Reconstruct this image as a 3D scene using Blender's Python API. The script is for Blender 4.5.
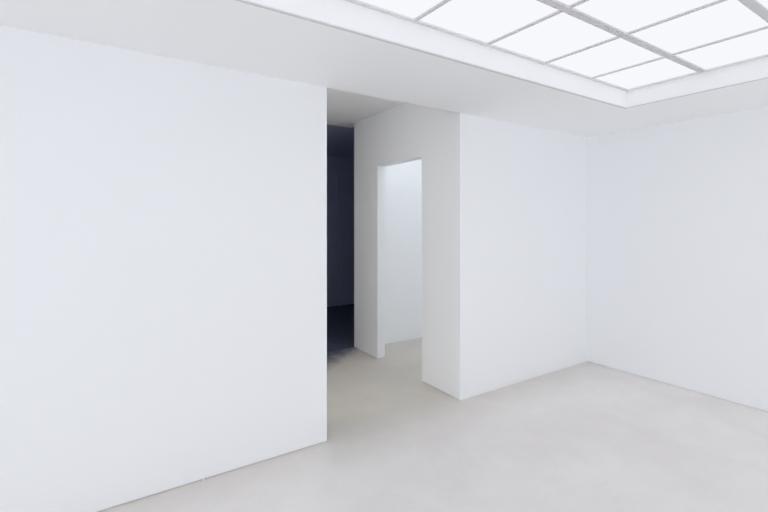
import bpy, bmesh, math

# ---------------------------------------------------------------- scene, camera, light
S = bpy.context.scene
C = S.collection
for o in list(bpy.data.objects):
    bpy.data.objects.remove(o)

EYE = 1.6                      # eye height above the floor
FPX = 435.25                   # focal length in pixels of the 768 wide frame
YAW = math.atan2(0.5558, 0.8313)
cd = bpy.data.cameras.new('camera')
cam = bpy.data.objects.new('camera', cd)
C.objects.link(cam)
cam.location = (0, 0, EYE)
cam.rotation_euler = (math.pi / 2, 0, -YAW)
cd.sensor_width = 36
cd.lens = FPX / 768 * 36
cd.shift_y = -33 / 768
cd.clip_start = 0.05
S.camera = cam

w = bpy.data.worlds.new('world')
S.world = w
w.use_nodes = True
w.node_tree.nodes['Background'].inputs['Color'].default_value = (0.90, 0.945, 1.0, 1)
w.node_tree.nodes['Background'].inputs['Strength'].default_value = 2.25   # bright overcast sky and pavement outside

SKY_COL = (0.93, 0.94, 0.98)   # the luminous panes of the ceiling
SKY_STR = 1.0
SIDE_STR = 1.6                 # roof light of the side room

WARM_STR = 3.6                 # added fill panel in the unseen room left of the passage

S.view_settings.view_transform = 'Standard'
S.view_settings.look = 'None'
S.view_settings.gamma = 1
S.view_settings.exposure = 0.0
S.view_settings.use_curve_mapping = False
S.cycles.use_adaptive_sampling = False
S.cycles.max_bounces = 32
S.cycles.diffuse_bounces = 32
S.cycles.glossy_bounces = 8

# ---------------------------------------------------------------- sizes (metres)
YA = 2.88                      # plane of the long wall with the opening
XL, XR = 1.422, 2.748          # the opening in it
XC = 4.745                     # plane of the right-hand wall
X0, Y0 = -3.0, -2.37          # the room behind the camera
ZC = 2.59                      # room ceiling
ZP = 2.885                     # passage ceiling
YE = 4.876                      # where the dark room starts
TH = 0.13                      # wall thickness
GAP = 0.006                    # shadow gap at the foot of the walls
SX0, SX1, SY0, SY1 = -0.84, 3.812, -1.44, 1.957   # skylight opening
ZS = 2.731                     # underside of the glazing

# ---------------------------------------------------------------- materials
def new_mat(name):
    m = bpy.data.materials.new(name)
    m.use_nodes = True
    nt = m.node_tree
    return m, nt, nt.nodes['Principled BSDF']

def paint(name, col, rough=0.7, bump=0.01, scale=60, spec=0.25, vary=0.0):
    m, nt, b = new_mat(name)
    b.inputs['Base Color'].default_value = (*col, 1)
    b.inputs['Roughness'].default_value = rough
    b.inputs['Specular IOR Level'].default_value = spec
    if not bump:
        return m
    tc = nt.nodes.new('ShaderNodeTexCoord')
    n = nt.nodes.new('ShaderNodeTexNoise')
    n.inputs['Scale'].default_value = scale
    n.inputs['Detail'].default_value = 4
    nt.links.new(tc.outputs['Object'], n.inputs['Vector'])
    bp = nt.nodes.new('ShaderNodeBump')
    bp.inputs['Strength'].default_value = bump
    bp.inputs['Distance'].default_value = 0.002
    nt.links.new(n.outputs['Fac'], bp.inputs['Height'])
    nt.links.new(bp.outputs['Normal'], b.inputs['Normal'])
    if vary:
        n2 = nt.nodes.new('ShaderNodeTexNoise')
        n2.inputs['Scale'].default_value = 1.3
        n2.inputs['Detail'].default_value = 5
        nt.links.new(tc.outputs['Object'], n2.inputs['Vector'])
        r = nt.nodes.new('ShaderNodeValToRGB')
        r.color_ramp.elements[0].position = 0.3
        r.color_ramp.elements[1].position = 0.7
        r.color_ramp.elements[0].color = (*[c * (1 - vary) for c in col], 1)
        r.color_ramp.elements[1].color = (*[min(1, c * (1 + vary)) for c in col], 1)
        nt.links.new(n2.outputs['Fac'], r.inputs['Fac'])
        nt.links.new(r.outputs['Color'], b.inputs['Base Color'])
    return m

def concrete(name):
    m, nt, b = new_mat(name)
    L = nt.links.new
    tc = nt.nodes.new('ShaderNodeTexCoord')
    def noise(scale, detail, rough=0.55, dist=0.0):
        n = nt.nodes.new('ShaderNodeTexNoise')
        n.inputs['Scale'].default_value = scale
        n.inputs['Detail'].default_value = detail
        n.inputs['Roughness'].default_value = rough
        n.inputs['Distortion'].default_value = dist
        L(tc.outputs['Object'], n.inputs['Vector'])
        return n
    big, mid, fine = noise(0.9, 4, 0.5, 0.6), noise(3.5, 7, 0.65, 0.3), noise(60, 6, 0.7)
    r = nt.nodes.new('ShaderNodeValToRGB')
    r.color_ramp.elements[0].position = 0.32
    r.color_ramp.elements[1].position = 0.68
    r.color_ramp.elements[0].color = (*FLOOR_A, 1)
    r.color_ramp.elements[1].color = (*FLOOR_B, 1)
    L(big.outputs['Fac'], r.inputs['Fac'])
    prev = r.outputs['Color']
    for n, f, lo in ((mid, 0.4, 0.86), (fine, 0.35, 0.9)):
        rr = nt.nodes.new('ShaderNodeValToRGB')
        rr.color_ramp.elements[0].position = 0.3
        rr.color_ramp.elements[1].position = 0.65
        rr.color_ramp.elements[0].color = (lo, lo, lo, 1)
        rr.color_ramp.elements[1].color = (1, 1, 1, 1)
        L(n.outputs['Fac'], rr.inputs['Fac'])
        mx = nt.nodes.new('ShaderNodeMix')
        mx.data_type = 'RGBA'
        mx.blend_type = 'MULTIPLY'
        mx.inputs[0].default_value = f
        L(prev, mx.inputs[6])
        L(rr.outputs['Color'], mx.inputs[7])
        prev = mx.outputs[2]
    # painted into the colour: dim warm passage light, and soft shade at its end
    sp = nt.nodes.new('ShaderNodeSeparateXYZ')
    L(tc.outputs['Object'], sp.inputs['Vector'])
    def math_(op, a, c):
        n = nt.nodes.new('ShaderNodeMath')
        n.operation = op
        for i, v in enumerate((a, c)):
            if isinstance(v, (int, float)):
                n.inputs[i].default_value = v
            else:
                L(v, n.inputs[i])
        return n.outputs[0]
    def ramp(v, lo, hi):
        n = nt.nodes.new('ShaderNodeMapRange')
        n.interpolation_type = 'SMOOTHSTEP'
        n.inputs['From Min'].default_value = lo
        n.inputs['From Max'].default_value = hi
        L(v, n.inputs['Value'])
        return n.outputs['Result']
    def blend(f, a, col):
        n = nt.nodes.new('ShaderNodeMix')
        n.data_type = 'RGBA'
        L(f, n.inputs[0])
        L(a, n.inputs[6])
        n.inputs[7].default_value = (*col, 1)
        return n.outputs[2]
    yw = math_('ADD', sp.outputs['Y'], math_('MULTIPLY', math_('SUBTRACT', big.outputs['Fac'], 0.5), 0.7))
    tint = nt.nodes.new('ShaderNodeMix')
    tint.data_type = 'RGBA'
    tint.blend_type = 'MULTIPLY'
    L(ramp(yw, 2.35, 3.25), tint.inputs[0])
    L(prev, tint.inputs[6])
    tint.inputs[7].default_value = (*FLOOR_SHADE, 1)
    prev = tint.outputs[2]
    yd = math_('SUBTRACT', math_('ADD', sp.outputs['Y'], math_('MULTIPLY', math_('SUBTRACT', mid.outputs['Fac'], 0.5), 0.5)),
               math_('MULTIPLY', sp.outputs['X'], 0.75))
    prev = blend(math_('MULTIPLY', ramp(yd, 2.56, 2.96), ramp(sp.outputs['Y'], 3.9, 4.3)), prev, (0.11, 0.125, 0.19))  # shade fading towards the dark room, painted into the floor
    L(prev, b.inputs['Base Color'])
    mr = nt.nodes.new('ShaderNodeMapRange')
    mr.inputs['To Min'].default_value = 0.42
    mr.inputs['To Max'].default_value = 0.58
    L(mid.outputs['Fac'], mr.inputs['Value'])
    L(mr.outputs['Result'], b.inputs['Roughness'])
    b.inputs['Specular IOR Level'].default_value = 0.35
    bp = nt.nodes.new('ShaderNodeBump')
    bp.inputs['Strength'].default_value = 0.02
    bp.inputs['Distance'].default_value = 0.002
    L(fine.outputs['Fac'], bp.inputs['Height'])
    L(bp.outputs['Normal'], b.inputs['Normal'])
    return m

def glow(name, col, strength):
    m, nt, b = new_mat(name)
    b.inputs['Base Color'].default_value = (0.0, 0.0, 0.0, 1)
    b.inputs['Roughness'].default_value = 0.6
    b.inputs['Specular IOR Level'].default_value = 0.0
    b.inputs['Emission Color'].default_value = (*col, 1)
    b.inputs['Emission Strength'].default_value = strength
    m.cycles.emission_sampling = 'FRONT'
    return m

FLOOR_SHADE = (0.76, 0.748, 0.70)  # dim warm light of the passage, multiplied into the floor colour
FLOOR_A = (0.84, 0.805, 0.785)
FLOOR_B = (0.90, 0.87, 0.85)
M_WALL = paint('white_wall_paint', (0.913, 0.923, 0.935))
M_CEIL = paint('white_ceiling_paint', (0.92, 0.922, 0.925), rough=0.8)
M_FRAME = paint('pale_frame_metal', (0.78, 0.78, 0.79), rough=1.0, bump=0.0, spec=0.0)
M_LINING = paint('white_lining_lacquer', (0.945, 0.95, 0.96), rough=0.5)
M_BAR = paint('grey_bar_metal', (0.69, 0.685, 0.69), rough=1.0, bump=0.0, spec=0.0)
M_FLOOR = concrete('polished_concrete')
M_PANE = glow('luminous_glass', SKY_COL, SKY_STR)
M_SIDE = glow('roof_light_glass', (0.90, 0.945, 1.0), SIDE_STR)
M_WARM = glow('warm_fill_panel', (1.0, 0.95, 0.87), WARM_STR)
M_DARK = paint('slate_blue_paint', (0.41, 0.46, 0.63), rough=0.7)
M_DARKFLOOR = paint('dark_carpet', (0.11, 0.125, 0.19), rough=0.95, bump=0.4, scale=400, spec=0.05)
M_WEDGE = paint('white_plastic', (0.85, 0.85, 0.86), rough=0.5, bump=0.0)

# ---------------------------------------------------------------- mesh helpers
def box(bm, x0, x1, y0, y1, z0, z1):
    v = [bm.verts.new(p) for p in ((x0, y0, z0), (x1, y0, z0), (x1, y1, z0), (x0, y1, z0),
                                   (x0, y0, z1), (x1, y0, z1), (x1, y1, z1), (x0, y1, z1))]
    for f in ((0, 3, 2, 1), (4, 5, 6, 7), (0, 1, 5, 4), (1, 2, 6, 5), (2, 3, 7, 6), (3, 0, 4, 7)):
        bm.faces.new([v[i] for i in f])

def obj(name, boxes, mat, parent=None, bevel=0.0):
    bm = bmesh.new()
    for b in boxes:
        box(bm, *b)
    me = bpy.data.meshes.new(name)
    bm.to_mesh(me)
    bm.free()
    me.materials.append(mat)
    o = bpy.data.objects.new(name, me)
    C.objects.link(o)
    if parent:
        o.parent = parent
    if bevel:
        md = o.modifiers.new('bevel', 'BEVEL')
        md.width = bevel
        md.segments = 2
        md.limit_method = 'ANGLE'
    return o

def struct(name, boxes, mat, parent=None, bevel=0.0):
    o = obj(name, boxes, mat, parent, bevel)
    if parent is None:
        o['kind'] = 'structure'
    return o

def tag(o, label, cat, group=None):
    o['label'] = label
    o['category'] = cat
    if group:
        o['group'] = group

def wall(name, x0, x1, y0, y1, z1, inset, mat=M_WALL, holes=()):
    """A wall whose faces stop GAP above the floor; the core below is set back by inset = (dx0, dx1, dy0, dy1)."""
    a, b, c, d = inset
    return struct(name, [(x0, x1, y0, y1, GAP, z1), (x0 + a, x1 - b, y0 + c, y1 - d, 0, GAP)], mat)

# ---------------------------------------------------------------- the setting
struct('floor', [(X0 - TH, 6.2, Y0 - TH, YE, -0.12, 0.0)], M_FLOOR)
struct('floor_dark_room', [(0.4, 6.2, YE, 7.75, -0.12, 0.0)], M_DARKFLOOR)

I = 0.012
wall('wall_left', X0 - TH, XL, YA, YA + TH, ZP, (0, I, I, 0))
wall('wall_middle', XR, XC + TH, YA, YA + TH, ZP, (I, 0, 0.002, 0))
wall('wall_right', XC, XC + TH, Y0 - TH, YA, ZP, (I, 0, 0, 0))
# unseen fill windows, added behind and left of the camera to brighten the walls
NX0, NX1, NZ0, NZ1 = 2.7, 4.55, 0.1, 2.1
struct('wall_near', [(X0 - TH, NX0, Y0 - TH, Y0, 0, ZP), (NX1, XC, Y0 - TH, Y0, 0, ZP),
                     (NX0, NX1, Y0 - TH, Y0, 0, NZ0), (NX0, NX1, Y0 - TH, Y0, NZ1, ZP)], M_WALL)
WY0, WY1, WZ1 = -2.3, 1.0, 2.5
struct('wall_near_left', [(X0 - TH, X0, Y0, WY0, 0, ZP), (X0 - TH, X0, WY1, YA, 0, ZP),
                          (X0 - TH, X0, WY0, WY1, 0, NZ0), (X0 - TH, X0, WY0, WY1, WZ1, ZP)], M_WALL)
fw = 0.05
ym = Y0 - TH / 2
struct('fill_window_near', [(NX0, NX1, ym - 0.03, ym + 0.03, NZ0, NZ0 + fw), (NX0, NX1, ym - 0.03, ym + 0.03, WZ1 - fw, WZ1)] +
       [(x - fw / 2, x + fw / 2, ym - 0.03, ym + 0.03, NZ0 + fw, WZ1 - fw) for x in (NX0 + fw / 2, (NX0 + NX1) / 2, NX1 - fw / 2)], M_WALL)
xm = X0 - TH / 2
struct('fill_window_left', [(xm - 0.03, xm + 0.03, WY0, WY1, NZ0, NZ0 + fw), (xm - 0.03, xm + 0.03, WY0, WY1, WZ1 - fw, WZ1)] +
       [(xm - 0.03, xm + 0.03, y - fw / 2, y + fw / 2, NZ0 + fw, WZ1 - fw) for y in (WY0 + fw / 2, (WY0 + WY1) / 2, WY1 - fw / 2)], M_WALL)

# the partition along the passage, with the open doorway to the side room
DY0, DY1, DZ, DT = 3.445, 4.30, 2.27, 0.105
pb = []
for y0, y1, a, b in ((YA + TH, DY0, 0, I), (DY1, YE, I, 0)):
    pb += [(XR, XR + DT, y0, y1, GAP, ZP), (XR + I, XR + DT - I, y0 + a, y1 - b, 0, GAP)]
pb.append((XR, XR + DT, DY0, DY1, DZ, ZP))
pw = struct('wall_passage_right', pb, M_WALL)
for v in pw.data.vertices:                       # the partition runs a touch out of square
    v.co.x += 0.05 * (v.co.y - YA) / (YE - YA)
CE = 0.25                      # the white ceiling runs a little into the dark room
struct('ceiling_passage', [(XL - TH, XR + DT + 0.05, YA, YE + CE, ZP, ZP + 0.1)], M_CEIL)
# unseen room added left of the passage; its warm panel brightens the partition
struct('wall_passage_left', [(XL - TH, XL, YA + TH, 3.25, 0, ZP), (XL - TH, XL, 4.6, YE, 0, ZP)], M_WALL)
LX = -1.2
struct('wall_added_left_room_back', [(LX - TH, XL - TH, 4.78, YE + 0.04, 0, ZP)], M_WALL)
struct('wall_added_left_room_end', [(LX - TH, LX, YA + TH, 4.78, 0, ZP)], M_WALL)
struct('ceiling_added_left_room', [(LX - TH, XL - TH, YA + TH, YE, ZP, ZP + 0.1)], M_CEIL)
struct('fill_panel', [(-0.9, 0.9, 3.5, 4.3, ZP - 0.03, ZP)], M_WARM)

# the bright side room beyond the doorway
struct('wall_side_room_back', [(XR + DT, 6.2, 4.778, YE, 0, ZP)], M_WALL)
struct('wall_side_room_right', [(5.3, 5.3 + TH, YA + TH, 4.778, 0, ZP)], M_WALL)
struct('ceiling_side_room', [(XR + DT, 6.2, YA + TH, 3.25, ZP, ZP + 0.1), (XR + DT, 6.2, 4.74, YE, ZP, ZP + 0.1),
                             (XR + DT, 2.92, 3.25, 4.74, ZP, ZP + 0.1), (4.1, 6.2, 3.25, 4.74, ZP, ZP + 0.1)], M_CEIL)
struct('window_1', [(2.92, 4.1, 3.25, 4.74, ZP + 0.04, ZP + 0.06)], M_SIDE)

# the dark room at the end of the passage
DB = 7.5
struct('wall_dark_room_back', [(0.4, 6.2, DB, DB + TH, 0, ZP)], M_DARK)
struct('wall_dark_room_left', [(0.4 - TH, 0.4, YE, DB + TH, 0, ZP)], M_DARK)
struct('wall_dark_room_right', [(6.2, 6.2 + TH, YE, DB + TH, 0, ZP)], M_DARK)
struct('wall_dark_room_front', [(XR + 0.075, 6.2, YE, YE + 0.04, 0, ZP), (0.4, XL, YE, YE + 0.04, 0, ZP)], M_DARK)
struct('ceiling_dark_room', [(0.4, 6.2, YE + CE, DB + TH, ZP, ZP + 0.1), (0.4, XL - TH, YE, YE + CE, ZP, ZP + 0.1), (XR + DT + 0.05, 6.2, YE, YE + CE, ZP, ZP + 0.1)], M_DARK)
dr = struct('door_1', [(3.955, 4.02, DB - 0.03, DB, 0, 2.56), (4.55, 4.615, DB - 0.03, DB, 0, 2.56),
                       (4.02, 4.55, DB - 0.03, DB, 2.50, 2.56)], M_DARK)
obj('door_leaf', [(4.02, 4.55, DB - 0.012, DB, 0.008, 2.50)], M_DARK, dr)

# the ceiling of the room with the opening for the skylight
ZT = ZP + 0.1
struct('ceiling', [(X0, XC, SY1, YA, ZC, ZT), (X0, XC, Y0, SY0, ZC, ZT),
                   (X0, SX0, SY0, SY1, ZC, ZT), (SX1, XC, SY0, SY1, ZC, ZT)], M_CEIL)

# ---------------------------------------------------------------- the skylight
sky = bpy.data.objects.new('skylight', None)
C.objects.link(sky)
tag(sky, 'large luminous skylight of white panes in a grey grid, recessed in the white ceiling', 'skylight')
E_ = 0.012
# white linings round the recess (thin boards on the ceiling's cut edge)
for x0, x1, y0, y1 in ((SX0, SX1, SY1 - E_, SY1), (SX0, SX1, SY0, SY0 + E_),
                       (SX1 - E_, SX1, SY0 + E_, SY1 - E_), (SX0, SX0 + E_, SY0 + E_, SY1 - E_)):
    obj('recess_lining', [(x0, x1, y0, y1, ZC, ZT - 0.02)], M_LINING, sky)
# a narrow grey edge profile on the underside of the opening
e = 0.014
obj('edge_profile', [(SX0 - e, SX1 + e, SY1, SY1 + e, ZC - 0.003, ZC + 0.001), (SX0 - e, SX1 + e, SY0 - e, SY0, ZC - 0.003, ZC + 0.001),
                     (SX1, SX1 + e, SY0, SY1, ZC - 0.003, ZC + 0.001), (SX0 - e, SX0, SY0, SY1, ZC - 0.003, ZC + 0.001)], M_BAR, sky)
# frame at the head of the recess
g = E_
fr = 0.026
ax0, ax1, ay0, ay1 = SX0 + g, SX1 - g, SY0 + g, SY1 - g
obj('frame', [(ax0, ax1, ay1 - fr, ay1, ZS - 0.004, ZS + 0.02), (ax0, ax1, ay0, ay0 + fr, ZS - 0.004, ZS + 0.02),
              (ax1 - fr, ax1, ay0 + fr, ay1 - fr, ZS - 0.004, ZS + 0.02), (ax0, ax0 + fr, ay0 + fr, ay1 - fr, ZS - 0.004, ZS + 0.02)], M_FRAME, sky)
PX, PY = 0.5825, 0.565
xs = [3.245 - PX * k for k in range(7)]            # thin bars
ys = [1.378 - PY * k for k in range(5)]            # broad bars
for y in ys:
    obj('main_bar', [(ax0 + fr, ax1 - fr, y - 0.023, y + 0.023, ZS - 0.005, ZS + 0.02)], M_BAR, sky)
ye = [ay1 - fr] + [v for y in ys for v in (y + 0.023, y - 0.023)] + [ay0 + fr]
xe = [ax1 - fr] + [v for x in xs for v in (x + 0.012, x - 0.012)] + [ax0 + fr]
for x in xs:
    obj('cross_bar', [(x - 0.012, x + 0.012, ye[2 * k + 1], ye[2 * k], ZS - 0.002, ZS + 0.02) for k in range(len(ye) // 2)], M_BAR, sky)
for i in range(len(xe) // 2):
    for j in range(len(ye) // 2):
        obj('pane', [(xe[2 * i + 1], xe[2 * i], ye[2 * j + 1], ye[2 * j], ZS + 0.006, ZS + 0.016)], M_PANE, sky)

# ---------------------------------------------------------------- small white wedges bridging the shadow gap
def wedge(name, pts, h, label):
    bm = bmesh.new()
    lo = [bm.verts.new((x, y, 0.0)) for x, y in pts]
    hi = [bm.verts.new((x, y, h if i < 2 else h * 0.35)) for i, (x, y) in enumerate(pts)]
    bm.faces.new(lo[::-1])
    bm.faces.new(hi)
    for i in range(4):
        j = (i + 1) % 4
        bm.faces.new((lo[i], lo[j], hi[j], hi[i]))
    bmesh.ops.recalc_face_normals(bm, faces=bm.faces)
    me = bpy.data.meshes.new(name)
    bm.to_mesh(me)
    bm.free()
    me.materials.append(M_WEDGE)
    o = bpy.data.objects.new(name, me)
    C.objects.link(o)
    tag(o, label, 'wedge')
    return o
wedge('wall_wedge', [(0.564, YA), (0.577, YA), (0.577, YA - 0.016), (0.564, YA - 0.016)], 0.013,
      'tiny white wedge at the foot of the long wall left of the passage opening')
wedge('wall_wedge', [(XC, 2.590), (XC, 2.628), (XC - 0.03, 2.628), (XC - 0.03, 2.590)], 0.018,
      'tiny white wedge at the foot of the right-hand wall near the room corner')
